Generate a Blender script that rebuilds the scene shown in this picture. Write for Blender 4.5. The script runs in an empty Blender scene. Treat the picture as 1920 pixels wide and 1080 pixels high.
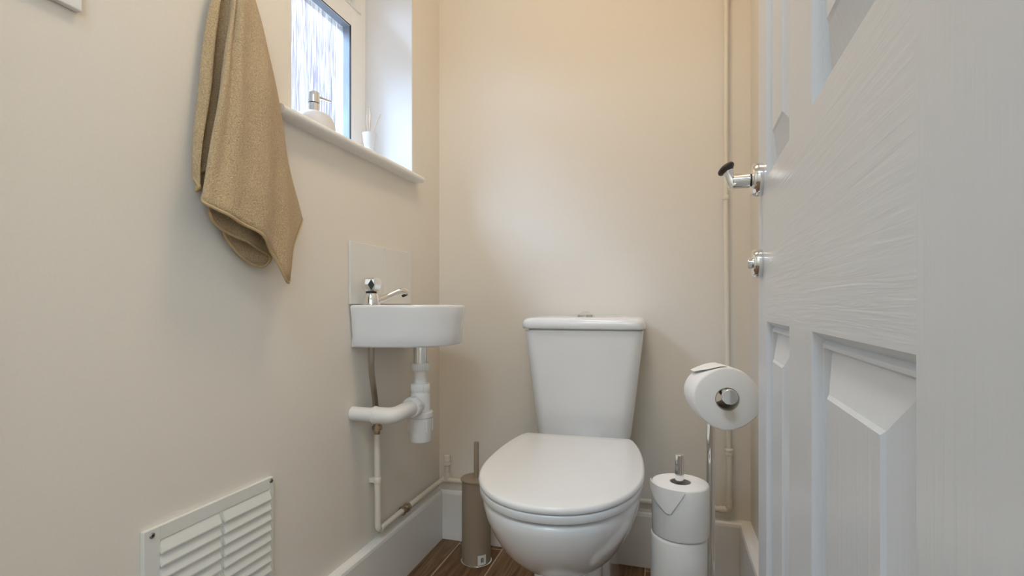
import bpy, bmesh, math, random
from mathutils import Vector, Matrix
from mathutils.geometry import intersect_point_line
PI = math.pi
sc = bpy.context.scene
C = sc.collection

# ------------------------------------------------------------------ camera
TH = math.atan(290/960)
cam_data = bpy.data.cameras.new('camera'); cam = bpy.data.objects.new('camera', cam_data); C.objects.link(cam)
cam.location = (0, 0, 0.755); cam.rotation_euler = (PI/2, 0, TH)
cam_data.sensor_width = 36; cam_data.lens = 18; cam_data.shift_y = 30/1920
cam_data.clip_start = 0.01; cam_data.clip_end = 100
sc.camera = cam
# ------------------------------------------------------------------ exposure, sky, lights
sc.view_settings.view_transform = 'Standard'; sc.view_settings.look = 'None'
sc.view_settings.gamma = 1; sc.view_settings.use_curve_mapping = False
sc.view_settings.exposure = 0.64
w = bpy.data.worlds.new('sky'); sc.world = w; w.use_nodes = True
nt = w.node_tree; nt.nodes.clear()
bg = nt.nodes.new('ShaderNodeBackground'); wo = nt.nodes.new('ShaderNodeOutputWorld')
# overcast sky, brighter overhead than towards the neighbouring roofs and garden
wtc = nt.nodes.new('ShaderNodeTexCoord'); wsp = nt.nodes.new('ShaderNodeSeparateXYZ'); wr = nt.nodes.new('ShaderNodeValToRGB')
nt.links.new(wtc.outputs['Generated'], wsp.inputs[0]); nt.links.new(wsp.outputs['Z'], wr.inputs[0])
wr.color_ramp.elements[0].position = 0.0; wr.color_ramp.elements[0].color = (0.02, 0.021, 0.022, 1)
wr.color_ramp.elements[1].position = 0.8; wr.color_ramp.elements[1].color = (0.52, 0.75, 1.0, 1)
for p_, c_ in ((0.22, (0.016, 0.017, 0.018, 1)), (0.50, (0.044, 0.048, 0.054, 1))):
    e_ = wr.color_ramp.elements.new(p_); e_.color = c_
nt.links.new(wr.outputs[0], bg.inputs[0]); bg.inputs[1].default_value = 28.0
nt.links.new(bg.outputs[0], wo.inputs[0])
sl = bpy.data.lights.new('hazy_sun', 'SUN'); sl.energy = 9.5; sl.angle = math.radians(42); sl.color = (0.45, 0.71, 1.0)
so_ = bpy.data.objects.new('hazy_sun', sl); C.objects.link(so_); so_.location = (-3, -1.5, 4)
so_.rotation_euler = Vector((0.62, 0.58, -0.74)).to_track_quat('-Z', 'Y').to_euler()

def area(name, loc, target, size, size_y, power, color, portal=False):
    l = bpy.data.lights.new(name, 'AREA'); l.shape = 'RECTANGLE'; l.size = size; l.size_y = size_y
    l.energy = power; l.color = color
    if portal: l.cycles.is_portal = True
    o = bpy.data.objects.new(name, l); C.objects.link(o); o.location = loc
    d = Vector(target) - Vector(loc)
    o.rotation_euler = d.to_track_quat('-Z', 'Y').to_euler()
    return o
area('window_portal', (-0.94, 1.09, 1.465), (0, 1.09, 1.465), 0.56, 0.72, 1, (1, 1, 1), portal=True)
area('ceiling_lamp_light', (-0.22, 0.80, 2.13), (-0.22, 0.80, 0), 0.26, 0.26, 2.9, (1.0, 0.76, 0.50))
area('hall_ceiling_fill', (-0.15, -0.55, 2.20), (-0.15, -0.50, 0), 0.60, 0.60, 18.0, (0.66, 0.83, 1.0))  # unseen area light added in the hall as cool fill
area('hall_side_fill', (0.62, -1.10, 1.15), (-0.70, 0.72, 0.55), 1.0, 1.6, 10.0, (0.72, 0.86, 1.0))  # added fill, no window there; brightens the left wall through the doorway

# ------------------------------------------------------------------ materials
def mat(name, col, rough=0.5, metal=0.0, bump=0.0, scale=50.0, var=0.0, spec=0.5, coat=0.0, stretch=(1, 1, 1), trans=0.0, sheen=0.0, detail=4.0, dist=0.002):
    m = bpy.data.materials.new(name); m.use_nodes = True
    t = m.node_tree; b = t.nodes['Principled BSDF']
    b.inputs['Base Color'].default_value = (*col, 1); b.inputs['Roughness'].default_value = rough
    b.inputs['Metallic'].default_value = metal; b.inputs['Specular IOR Level'].default_value = spec
    b.inputs['Coat Weight'].default_value = coat; b.inputs['Coat Roughness'].default_value = 0.06
    b.inputs['Transmission Weight'].default_value = trans; b.inputs['Sheen Weight'].default_value = sheen
    tc = t.nodes.new('ShaderNodeTexCoord'); mp = t.nodes.new('ShaderNodeMapping'); n = t.nodes.new('ShaderNodeTexNoise')
    mp.inputs['Scale'].default_value = stretch
    n.inputs['Scale'].default_value = scale; n.inputs['Detail'].default_value = detail
    t.links.new(tc.outputs['Object'], mp.inputs[0]); t.links.new(mp.outputs[0], n.inputs['Vector'])
    if bump:
        bp = t.nodes.new('ShaderNodeBump'); bp.inputs['Strength'].default_value = bump; bp.inputs['Distance'].default_value = dist
        t.links.new(n.outputs['Fac'], bp.inputs['Height']); t.links.new(bp.outputs[0], b.inputs['Normal'])
    if var:
        r = t.nodes.new('ShaderNodeValToRGB')
        r.color_ramp.elements[0].position = 0.3; r.color_ramp.elements[1].position = 0.7
        r.color_ramp.elements[0].color = (*[max(0, c*(1-var)) for c in col], 1)
        r.color_ramp.elements[1].color = (*[min(1, c*(1+var)) for c in col], 1)
        t.links.new(n.outputs['Fac'], r.inputs[0]); t.links.new(r.outputs[0], b.inputs['Base Color'])
    return m
M = {}
M['wall'] = mat('cream_wall_paint', (0.83, 0.77, 0.675), 0.75, bump=0.06, scale=220, var=0.01)
M['reveal'] = mat('white_reveal_paint', (0.78, 0.79, 0.80), 0.6, bump=0.05, scale=200)
M['ceiling'] = mat('white_ceiling_paint', (0.86, 0.84, 0.80), 0.8, bump=0.05, scale=150)
M['gloss'] = mat('white_gloss_paint', (0.90, 0.88, 0.84), 0.28, bump=0.05, scale=60)
M['ceramic'] = mat('white_glazed_ceramic', (0.84, 0.85, 0.86), 0.12, coat=0.6, scale=8, bump=0.01)
M['seat'] = mat('white_seat_plastic', (0.86, 0.88, 0.90), 0.22, coat=0.2)
M['tile'] = mat('glossy_white_tile', (0.80, 0.78, 0.73), 0.15, scale=12, bump=0.03)
M['plastic'] = mat('white_plastic', (0.84, 0.82, 0.79), 0.35, bump=0.03, scale=80)
M['vent'] = mat('vent_plastic', (0.80, 0.79, 0.73), 0.45, bump=0.04, scale=120)
M['chrome'] = mat('chrome', (0.86, 0.87, 0.88), 0.08, metal=1.0)
M['braid'] = mat('braided_steel', (0.40, 0.36, 0.31), 0.35, metal=1.0, bump=0.8, scale=260, dist=0.001)
M['brass'] = mat('tarnished_brass', (0.45, 0.36, 0.25), 0.35, metal=1.0, var=0.35, scale=120)
M['steel'] = mat('dull_grey_steel', (0.33, 0.32, 0.31), 0.35, metal=0.8)
M['pipe'] = mat('cream_painted_pipe', (0.82, 0.75, 0.63), 0.40, bump=0.2, scale=70)
M['dark'] = mat('black_rubber', (0.012, 0.013, 0.016), 0.5)
M['knob'] = mat('dark_brown_enamel', (0.045, 0.032, 0.024), 0.4)
M['upvc'] = mat('white_window_plastic', (0.88, 0.87, 0.83), 0.3)
M['bead_shade'] = mat('bead_with_painted_shade', (0.27, 0.30, 0.35), 0.5)  # bluish shade of the white frame's recess, put into the colour
M['taupe'] = mat('taupe_powder_coat', (0.335, 0.265, 0.195), 0.45, bump=0.05, scale=300)
M['paper'] = mat('white_tissue_paper', (0.94, 0.94, 0.93), 0.95, bump=0.25, scale=190, spec=0.1, dist=0.001)
M['card'] = mat('grey_cardboard', (0.42, 0.37, 0.31), 0.9)
M['sticker'] = mat('white_sticker', (0.85, 0.84, 0.80), 0.5)
M['ink'] = mat('black_ink', (0.02, 0.018, 0.016), 0.6)
M['reed'] = mat('pale_rattan', (0.62, 0.50, 0.38), 0.8)
M['diffglass'] = mat('frosted_white_glass', (0.92, 0.92, 0.90), 0.15, trans=0.35)
M['soap'] = mat('white_stoneware', (0.70, 0.69, 0.67), 0.4)
M['towel'] = mat('beige_terry_cloth', (0.59, 0.425, 0.235), 0.98, bump=1.0, scale=480, var=0.26, spec=0.1, sheen=0.3, detail=6, dist=0.003)
M['hem'] = mat('beige_hem_band', (0.55, 0.40, 0.225), 0.95, bump=0.6, scale=300, spec=0.1)

def towel_twill(m):
    t = m.node_tree; b = t.nodes['Principled BSDF']
    bp = [n for n in t.nodes if n.type == 'BUMP'][0]
    tc = [n for n in t.nodes if n.type == 'TEX_COORD'][0]
    w_ = t.nodes.new('ShaderNodeTexWave'); w_.inputs['Scale'].default_value = 120; w_.inputs['Distortion'].default_value = 6
    w_.inputs['Detail'].default_value = 3; w_.inputs['Detail Scale'].default_value = 2
    mp = t.nodes.new('ShaderNodeMapping'); mp.inputs['Rotation'].default_value = (0.6, 0.2, 0.5)
    t.links.new(tc.outputs['Object'], mp.inputs[0]); t.links.new(mp.outputs[0], w_.inputs['Vector'])
    b2 = t.nodes.new('ShaderNodeBump'); b2.inputs['Strength'].default_value = 0.35; b2.inputs['Distance'].default_value = 0.001
    t.links.new(w_.outputs['Fac'], b2.inputs['Height']); t.links.new(bp.outputs[0], b2.inputs['Normal'])
    t.links.new(b2.outputs[0], b.inputs['Normal'])
towel_twill(M['towel'])

def grain(name, axis_scale):
    """white door skin with embossed wood grain"""
    m = mat(name, (0.75, 0.80, 0.87), 0.30, scale=1.0)
    t = m.node_tree; b = t.nodes['Principled BSDF']
    tc = [n for n in t.nodes if n.type == 'TEX_COORD'][0]
    mp = t.nodes.new('ShaderNodeMapping'); mp.inputs['Scale'].default_value = axis_scale
    n = t.nodes.new('ShaderNodeTexNoise'); n.inputs['Scale'].default_value = 1.0; n.inputs['Detail'].default_value = 3; n.inputs['Distortion'].default_value = 0.6
    bp = t.nodes.new('ShaderNodeBump'); bp.inputs['Strength'].default_value = 0.45; bp.inputs['Distance'].default_value = 0.0010
    t.links.new(tc.outputs['Object'], mp.inputs[0]); t.links.new(mp.outputs[0], n.inputs['Vector'])
    t.links.new(n.outputs['Fac'], bp.inputs['Height']); t.links.new(bp.outputs[0], b.inputs['Normal'])
    return m
M['door_v'] = grain('door_skin_vertical_grain', (170, 170, 5))
M['door_h'] = grain('door_skin_horizontal_grain', (7, 7, 170))

def floor_mat():
    m = bpy.data.materials.new('wood_look_plank_tiles'); m.use_nodes = True
    t = m.node_tree; b = t.nodes['Principled BSDF']; b.inputs['Roughness'].default_value = 0.55; b.inputs['Specular IOR Level'].default_value = 0.25
    tc = t.nodes.new('ShaderNodeTexCoord'); mp = t.nodes.new('ShaderNodeMapping')
    # planks run along Y: swap so brick rows lie across X
    mp.inputs['Rotation'].default_value = (0, 0, PI/2); mp.inputs['Location'].default_value = (0.37, 0.058, 0)
    br = t.nodes.new('ShaderNodeTexBrick'); br.inputs['Scale'].default_value = 1.0
    br.inputs['Brick Width'].default_value = 0.45; br.inputs['Row Height'].default_value = 0.142
    br.inputs['Mortar Size'].default_value = 0.0018; br.inputs['Mortar Smooth'].default_value = 0.1; br.offset = 0.5
    br.inputs['Color1'].default_value = (0.185, 0.105, 0.054, 1); br.inputs['Color2'].default_value = (0.26, 0.16, 0.088, 1)
    br.inputs['Mortar'].default_value = (0.50, 0.41, 0.32, 1)
    t.links.new(tc.outputs['Object'], mp.inputs[0]); t.links.new(mp.outputs[0], br.inputs['Vector'])
    m2 = t.nodes.new('ShaderNodeMapping'); m2.inputs['Scale'].default_value = (55, 3.5, 1)
    n = t.nodes.new('ShaderNodeTexNoise'); n.inputs['Scale'].default_value = 1.6; n.inputs['Detail'].default_value = 8; n.inputs['Distortion'].default_value = 0.8
    t.links.new(tc.outputs['Object'], m2.inputs[0]); t.links.new(m2.outputs[0], n.inputs['Vector'])
    r = t.nodes.new('ShaderNodeValToRGB'); r.color_ramp.elements[0].position = 0.33; r.color_ramp.elements[1].position = 0.68
    r.color_ramp.elements[0].color = (0.50, 0.47, 0.45, 1); r.color_ramp.elements[1].color = (1.12, 1.10, 1.06, 1)
    t.links.new(n.outputs['Fac'], r.inputs[0])
    mx = t.nodes.new('ShaderNodeMix'); mx.data_type = 'RGBA'; mx.blend_type = 'MULTIPLY'; mx.inputs[0].default_value = 1.0
    t.links.new(br.outputs['Color'], mx.inputs[6]); t.links.new(r.outputs[0], mx.inputs[7])
    m3 = t.nodes.new('ShaderNodeMix'); m3.data_type = 'RGBA'
    t.links.new(br.outputs['Fac'], m3.inputs[0]); t.links.new(mx.outputs[2], m3.inputs[6]); m3.inputs[7].default_value = (0.50, 0.41, 0.32, 1)
    t.links.new(m3.outputs[2], b.inputs['Base Color'])
    bp = t.nodes.new('ShaderNodeBump'); bp.inputs['Strength'].default_value = 0.4; bp.inputs['Distance'].default_value = 0.001; bp.invert = True
    t.links.new(br.outputs['Fac'], bp.inputs['Height']); t.links.new(bp.outputs[0], b.inputs['Normal'])
    return m
M['floor'] = floor_mat()

def obscure_glass():
    m = bpy.data.materials.new('rain_textured_glass'); m.use_nodes = True
    t = m.node_tree; t.nodes.clear()
    out = t.nodes.new('ShaderNodeOutputMaterial')
    tc = t.nodes.new('ShaderNodeTexCoord'); mp = t.nodes.new('ShaderNodeMapping'); mp.inputs['Scale'].default_value = (165, 165, 7)
    n = t.nodes.new('ShaderNodeTexNoise'); n.inputs['Scale'].default_value = 1.5; n.inputs['Detail'].default_value = 3; n.inputs['Distortion'].default_value = 0.5
    t.links.new(tc.outputs['Object'], mp.inputs[0]); t.links.new(mp.outputs[0], n.inputs['Vector'])
    r = t.nodes.new('ShaderNodeValToRGB'); r.color_ramp.elements[0].position = 0.40; r.color_ramp.elements[1].position = 0.60
    r.color_ramp.elements[0].color = (0.52, 0.50, 0.56, 1); r.color_ramp.elements[1].color = (1, 1, 1, 1)
    t.links.new(n.outputs['Fac'], r.inputs[0])
    tr = t.nodes.new('ShaderNodeBsdfTransparent'); tl = t.nodes.new('ShaderNodeBsdfTranslucent'); gl = t.nodes.new('ShaderNodeBsdfGlossy')
    gl.inputs['Roughness'].default_value = 0.15
    t.links.new(r.outputs[0], tr.inputs[0]); t.links.new(r.outputs[0], tl.inputs[0])
    bp = t.nodes.new('ShaderNodeBump'); bp.inputs['Strength'].default_value = 0.6; bp.inputs['Distance'].default_value = 0.002
    t.links.new(n.outputs['Fac'], bp.inputs['Height']); t.links.new(bp.outputs[0], gl.inputs['Normal'])
    a = t.nodes.new('ShaderNodeMixShader'); a.inputs[0].default_value = 0.06
    t.links.new(tr.outputs[0], a.inputs[1]); t.links.new(tl.outputs[0], a.inputs[2])
    c = t.nodes.new('ShaderNodeMixShader'); c.inputs[0].default_value = 0.05
    t.links.new(a.outputs[0], c.inputs[1]); t.links.new(gl.outputs[0], c.inputs[2])
    t.links.new(c.outputs[0], out.inputs[0])
    return m
M['glass'] = obscure_glass()
def emit(name, col, s):
    m = bpy.data.materials.new(name); m.use_nodes = True; b = m.node_tree.nodes['Principled BSDF']
    b.inputs['Base Color'].default_value = (0.8, 0.8, 0.8, 1)
    b.inputs['Emission Color'].default_value = (*col, 1); b.inputs['Emission Strength'].default_value = s
    return m
M['lamp'] = emit('lit_lamp_diffuser', (1.0, 0.85, 0.65), 3.0)

# ------------------------------------------------------------------ mesh helpers
WM = {}
def root(name, label, cat, loc=(0, 0, 0), rotz=0, group=None, kind=None):
    o = bpy.data.objects.new(name, None); C.objects.link(o); o.empty_display_size = 0.02
    o.location = loc; o.rotation_euler = (0, 0, rotz)
    if label: o['label'] = label
    if cat: o['category'] = cat
    if group: o['group'] = group
    if kind: o['kind'] = kind
    WM[o] = Matrix.Translation(loc) @ Matrix.Rotation(rotz, 4, 'Z')
    return o
def obj(name, bm, m, parent=None, smooth=True, angle=35, local=False, bevel=0, segs=2, subsurf=0, label=None, recalc=True):
    """link bm as one mesh; coordinates are world unless local=True (then parent's frame)"""
    if recalc: bmesh.ops.recalc_face_normals(bm, faces=bm.faces)
    me = bpy.data.meshes.new(name)
    pw = WM.get(parent, Matrix()) if parent else Matrix()
    if parent and not local: bm.transform(pw.inverted())
    bm.to_mesh(me); bm.free()
    ms = m if isinstance(m, (list, tuple)) else [m]
    for k in ms: me.materials.append(k)
    o = bpy.data.objects.new(name, me); C.objects.link(o)
    if parent: o.parent = parent
    WM[o] = pw
    if smooth:
        for p in me.polygons: p.use_smooth = True
        me.update()
        bpy.context.view_layer.objects.active = o
        import numpy as np
        # sharp edges by angle
        b2 = bmesh.new(); b2.from_mesh(me)
        for e in b2.edges:
            if len(e.link_faces) == 2 and e.calc_face_angle(0) > math.radians(angle): e.smooth = False
        b2.to_mesh(me); b2.free()
    if bevel:
        bv = o.modifiers.new('bevel', 'BEVEL'); bv.width = bevel; bv.segments = segs; bv.limit_method = 'ANGLE'; bv.angle_limit = math.radians(40)
        bv.harden_normals = False
    if subsurf:
        s = o.modifiers.new('subsurf', 'SUBSURF'); s.levels = subsurf; s.render_levels = subsurf
    if label: o['label'] = label
    return o
def tag(o, label, cat, group=None, kind=None):
    o['label'] = label; o['category'] = cat
    if group: o['group'] = group
    if kind: o['kind'] = kind
    return o
def struct(name, bm, m, parent=None, label=None, **k):
    o = obj(name, bm, m, parent, **k)
    if not parent: o['kind'] = 'structure'
    if label: o['label'] = label
    return o
def B(): return bmesh.new()
def box(bm, a, b, mi=0):
    x0, y0, z0 = a; x1, y1, z1 = b
    v = [bm.verts.new(p) for p in ((x0, y0, z0), (x1, y0, z0), (x1, y1, z0), (x0, y1, z0), (x0, y0, z1), (x1, y0, z1), (x1, y1, z1), (x0, y1, z1))]
    for f in ((0, 3, 2, 1), (4, 5, 6, 7), (0, 1, 5, 4), (1, 2, 6, 5), (2, 3, 7, 6), (3, 0, 4, 7)):
        bm.faces.new([v[i] for i in f]).material_index = mi
    return bm
def loft(bm, rings, cap0=True, cap1=True, mi=0, closed=True):
    vs = [[bm.verts.new(p) for p in r] for r in rings]
    n = len(vs[0])
    for a, b in zip(vs[:-1], vs[1:]):
        for i in range(n if closed else n-1):
            j = (i+1) % n
            try: bm.faces.new((a[i], a[j], b[j], b[i])).material_index = mi
            except ValueError: pass
    if cap0: bm.faces.new(list(reversed(vs[0]))).material_index = mi
    if cap1: bm.faces.new(vs[-1]).material_index = mi
    return vs
def frame(d):
    d = Vector(d).normalized(); up = Vector((0, 0, 1)) if abs(d.z) < 0.9 else Vector((1, 0, 0))
    u = d.cross(up).normalized(); v = u.cross(d).normalized()
    return d, u, v
def lathe(bm, prof, o=(0, 0, 0), d=(0, 0, 1), n=32, mi=0, cap=True, sx=1.0, sy=1.0):
    """prof = [(radius, height)...] about axis d from o"""
    d, u, v = frame(d); o = Vector(o)
    rings = []
    for r, h in prof:
        r = max(r, 1e-5)
        rings.append([o + d*h + u*(r*sx*math.cos(2*PI*k/n)) + v*(r*sy*math.sin(2*PI*k/n)) for k in range(n)])
    loft(bm, rings, cap, cap, mi)
    return bm
def cyl(bm, a, b, r, n=24, ch=0.0, mi=0):
    a = Vector(a); b = Vector(b); L = (b-a).length
    if ch: prof = [(r-ch, 0), (r, ch), (r, L-ch), (r-ch, L)]
    else: prof = [(r, 0), (r, L)]
    return lathe(bm, prof, a, b-a, n, mi)
def fillet(pts, r, k=8):
    pts = [Vector(p) for p in pts]; out = [pts[0]]
    for i in range(1, len(pts)-1):
        p, a, c = pts[i], pts[i-1], pts[i+1]
        da = (a-p).normalized(); dc = (c-p).normalized()
        rr = min(r, (a-p).length*0.49, (c-p).length*0.49)
        s, e = p+da*rr, p+dc*rr
        for j in range(k+1):
            t = j/k; out.append(s*(1-t)**2 + p*2*t*(1-t) + e*t*t)
    out.append(pts[-1]); return out
def tube(bm, pts, r, n=20, mi=0, cap=True):
    pts = [Vector(p) for p in pts]; rings = []
    t0 = (pts[1]-pts[0]).normalized(); _, u, v = frame(t0)
    for i, p in enumerate(pts):
        if i == 0: t = pts[1]-pts[0]
        elif i == len(pts)-1: t = pts[-1]-pts[-2]
        else: t = (pts[i+1]-p).normalized() + (p-pts[i-1]).normalized()
        t.normalize()
        u = (u - t*u.dot(t)).normalized(); v = t.cross(u)
        rr = r[i] if isinstance(r, (list, tuple)) else r
        rings.append([p + u*(rr*math.cos(2*PI*k/n)) + v*(rr*math.sin(2*PI*k/n)) for k in range(n)])
    loft(bm, rings, cap, cap, mi)
    return bm
def star(inside, c, n=96, rmax=1.0):
    out = []
    for k in range(n):
        a = 2*PI*k/n; lo, hi = 0.0, rmax
        for _ in range(26):
            m = (lo+hi)/2
            if inside(c[0]+m*math.cos(a), c[1]+m*math.sin(a)): lo = m
            else: hi = m
        out.append((c[0]+lo*math.cos(a), c[1]+lo*math.sin(a)))
    return out
def rrect(x0, x1, y0, y1, r, k=8):
    out = []
    for cx, cy, a0 in ((x1-r, y1-r, 0), (x0+r, y1-r, PI/2), (x0+r, y0+r, PI), (x1-r, y0+r, 1.5*PI)):
        for j in range(k+1):
            a = a0 + PI/2*j/k; out.append((cx+r*math.cos(a), cy+r*math.sin(a)))
    return out
def at(pts, z): return [(x, y, z) for x, y in pts]
def shrink(pts, c, d):
    """move every point d metres towards c"""
    o = []
    for x, y in pts:
        dx, dy = c[0]-x, c[1]-y; L = math.hypot(dx, dy) or 1
        o.append((x+dx/L*d, y+dy/L*d))
    return o

# ------------------------------------------------------------------ the room shell
XL, XR, YB, YF, H = -0.713, 0.221, 1.537, 0.17, 2.20
WY0, WY1, WZ0, WZ1 = 0.846, 1.351, 1.112, 1.82        # window opening
WT = 0.26                                              # outer wall thickness
b = B(); box(b, (-1.3, -1.3, -0.08), (1.1, YB+0.15, 0)); struct('floor', b, M['floor'], smooth=False)
b = B(); box(b, (-1.3, -1.3, H), (1.1, YB+0.15, H+0.08)); struct('ceiling', b, M['ceiling'], smooth=False)
b = B()
box(b, (XL-WT, YF-0.1, 0), (XL, WY0, H)); box(b, (XL-WT, WY1, 0), (XL, YB, H))
box(b, (XL-WT, WY0, 0), (XL, WY1, WZ0)); box(b, (XL-WT, WY0, WZ1), (XL, WY1, H))
struct('wall_left', b, M['wall'], smooth=False)
b = B(); box(b, (XL-WT, YB, 0), (XR+0.12, YB+0.12, H)); struct('wall_back', b, M['wall'], smooth=False)
b = B(); box(b, (XR, YF-0.1, 0), (XR+0.12, YB, H)); struct('wall_right', b, M['wall'], smooth=False)
DX0, DX1, DH = -0.585, 0.118, 1.96                     # doorway
b = B(); box(b, (XL-0.0, YF-0.1, 0), (DX0-0.02, YF, H)); box(b, (DX1+0.02, YF-0.1, 0), (XR, YF, H)); box(b, (DX0-0.02, YF-0.1, DH+0.02), (DX1+0.02, YF, H))
struct('wall_front', b, M['wall'], smooth=False)
# hallway the camera stands in
b = B(); box(b, (-1.3, -1.3, 0), (1.1, -1.2, H)); struct('wall_hall_end', b, M['wall'], smooth=False)
b = B(); box(b, (-1.3, -1.2, 0), (-1.2, YF-0.1, H)); box(b, (-1.2, YF-0.1, 0), (XL-WT, YF, H)); struct('wall_hall_left', b, M['wall'], smooth=False)
b = B(); box(b, (1.0, -1.2, 0), (1.1, YF-0.1, H)); box(b, (XR+0.12, YF-0.1, 0), (1.1, YF, H)); struct('wall_hall_right', b, M['wall'], smooth=False)
# plaster lining of the window reveal, white
b = B()
box(b, (XL-WT, WY1-0.0015, WZ0+0.018), (XL-0.001, WY1+0.0005, WZ1)); box(b, (XL-WT, WY0-0.0005, WZ0+0.018), (XL-0.001, WY0+0.0015, WZ1))
box(b, (XL-WT, WY0, WZ1-0.0015), (XL-0.001, WY1, WZ1+0.0005))
struct('trim_1', b, M['reveal'], smooth=False)
# skirting boards: profile with a rounded top
def skirting(name, a, bb, nrm, t, h=0.158):
    a = Vector(a); bb = Vector(bb); n_ = Vector(nrm)
    prof = [(0, 0), (t, 0), (t, h-0.012), (t*0.93, h-0.005), (t*0.75, h-0.001), (t*0.5, h), (0, h)]
    b = B(); loft(b, [[a + n_*x + Vector((0, 0, z)) for x, z in prof], [bb + n_*x + Vector((0, 0, z)) for x, z in prof]])
    return struct(name, b, M['gloss'], smooth=False, bevel=0.001)
skirting('baseboard_left', (XL, YF, 0), (XL, YB-0.025, 0), (1, 0, 0), 0.023)
skirting('baseboard_back', (XL, YB, 0), (XR, YB, 0), (0, -1, 0), 0.025)
skirting('baseboard_right', (XR, YF, 0), (XR, YB-0.025, 0), (-1, 0, 0), 0.031)
# door lining
b = B(); box(b, (DX0-0.02, YF-0.115, 0), (DX0, YF+0.0, DH)); box(b, (DX1+0.0, YF-0.115, 0), (DX1+0.02, YF+0.0, DH)); box(b, (DX0-0.02, YF-0.115, DH), (DX1+0.02, YF, DH+0.02))
struct('trim_2', b, M['gloss'], smooth=False, bevel=0.002)
# window sill with bull-nosed front edge
b = B()
prof = [(-0.157, 0), (0.024, 0), (0.030, 0.003), (0.0325, 0.009), (0.030, 0.015), (0.024, 0.018), (-0.157, 0.018)]
def sill_ring(y, k=1.0): return [(XL+(x*k if x > 0 else x), y, WZ0+z) for x, z in prof]
loft(b, [sill_ring(WY0+0.0005), sill_ring(WY1-0.0005)])
b2prof = [(0.0002, 0), (0.024, 0), (0.030, 0.003), (0.0325, 0.009), (0.030, 0.015), (0.024, 0.018), (0.0002, 0.018)]
loft(b, [[(XL+x, y, WZ0+z) for x, z in b2prof] for y in (0.790, WY0+0.0005)])
loft(b, [[(XL+x, y, WZ0+z) for x, z in b2prof] for y in (WY1-0.0005, WY1+0.018)])
struct('trim_3', b, M['gloss'], smooth=True, angle=50, label='white painted window sill with rounded front edge')

# ------------------------------------------------------------------ window
FX = -0.863                                            # room face of the window frame
win = root('window_1', None, None, (FX, (WY0+WY1)/2, WZ0), kind='structure')
def ring_boxes(b, x0, x1, y0, y1, z0, z1, wd, wz=None):
    wz = wz or wd
    box(b, (x0, y0, z0), (x1, y0+wd, z1)); box(b, (x0, y1-wd, z0), (x1, y1, z1))
    box(b, (x0, y0+wd, z0), (x1, y1-wd, z0+wz)); box(b, (x0, y0+wd, z1-wz), (x1, y1-wd, z1))
FZ0 = WZ0+0.018
b = B(); ring_boxes(b, FX-0.055, FX-0.004, WY0+0.002, WY1-0.002, FZ0, WZ1-0.002, 0.045)
box(b, (FX-0.055, WY0+0.047, 1.575), (FX-0.004, WY1-0.047, 1.625))
obj('window_frame', b, M['upvc'], win, smooth=False, bevel=0.003)
for nm, z0, z1 in (('lower', FZ0+0.035, 1.590), ('upper', 1.610, WZ1-0.037)):
    gy0, gy1 = WY0+0.085, WY1-0.085
    gz0, gz1 = z0+0.042, z1-0.040
    b = B(); ring_boxes(b, FX-0.045, FX, WY0+0.030, WY1-0.030, z0, z1, 0.055, 0.042)
    cs = obj('casement', b, M['upvc'], win, smooth=False, bevel=0.002)
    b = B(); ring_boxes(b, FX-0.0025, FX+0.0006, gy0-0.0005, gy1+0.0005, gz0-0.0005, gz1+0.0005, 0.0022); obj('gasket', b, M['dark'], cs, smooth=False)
    b = B(); ring_boxes(b, FX-0.024, FX-0.0026, gy0-0.0002, gy1+0.0002, gz0-0.0002, gz1+0.0002, 0.0030); obj('shaded_bead', b, M['bead_shade'], cs, smooth=False)  # grey-blue ring paints the shade inside the frame edge
    b = B(); box(b, (FX-0.030, gy0-0.005, gz0-0.005), (FX-0.025, gy1+0.005, gz1+0.005)); obj('pane', b, M['glass'], cs, smooth=False)
b = B(); cyl(b, (FX, 1.268, 1.632), (FX+0.018, 1.268, 1.632), 0.005, 12); box(b, (FX+0.010, 1.10, 1.628), (FX+0.014, 1.272, 1.642))
obj('casement_stay', b, M['dark'], win, bevel=0.001)

# ------------------------------------------------------------------ door (open, at the right)
dn = Vector((0.9993, -0.0378, 0)).normalized(); dd = Vector((0.0378, 0.9993, 0)).normalized()
DP = 0.102
def dp(a, q, z): return dn*(DP-q) + dd*a + Vector((0, 0, z))      # a along the leaf, q out of its face towards the room
door = root('door_1', None, None, tuple(dp(0.186, -0.02, 0)), kind='structure')
A0, A1, DT = 0.186, 0.862, 0.036
cols_ = [A0, 0.291, 0.508, 0.611, 0.781, A1]
# z rails: bottom rail, lower panel, lock rail, middle panel, rail, top panel, top rail
rows_ = [0.008, 0.195, 0.731, 0.928, 1.50, 1.585, 1.85, 1.955]
PROF = [(0, 0), (0.004, -0.0045), (0.007, -0.0095), (0.010, -0.0065), (0.013, -0.0065), (0.016, -0.0120), (0.045, -0.0032), (0.047, -0.0026), (0.050, -0.0005)]
b = B()
def quad(p, mi):
    f = b.faces.new([b.verts.new(q) for q in p]); f.material_index = mi
for i in range(5):
    for j in range(7):
        a0, a1, z0, z1 = cols_[i], cols_[i+1], rows_[j], rows_[j+1]
        if i in (1, 3) and j in (1, 3, 5):
            prev = None
            for d_, h_ in PROF:
                r = [dp(a0+d_, h_, z0+d_), dp(a1-d_, h_, z0+d_), dp(a1-d_, h_, z1-d_), dp(a0+d_, h_, z1-d_)]
                if prev:
                    for k in range(4): quad((prev[k], prev[(k+1) % 4], r[(k+1) % 4], r[k]), 0)
                prev = r
            quad(prev, 0)
        else:
            mi = 1 if (j % 2 == 0 and 0 < i < 4) else 0
            quad((dp(a0, 0, z0), dp(a1, 0, z0), dp(a1, 0, z1), dp(a0, 0, z1)), mi)
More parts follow.
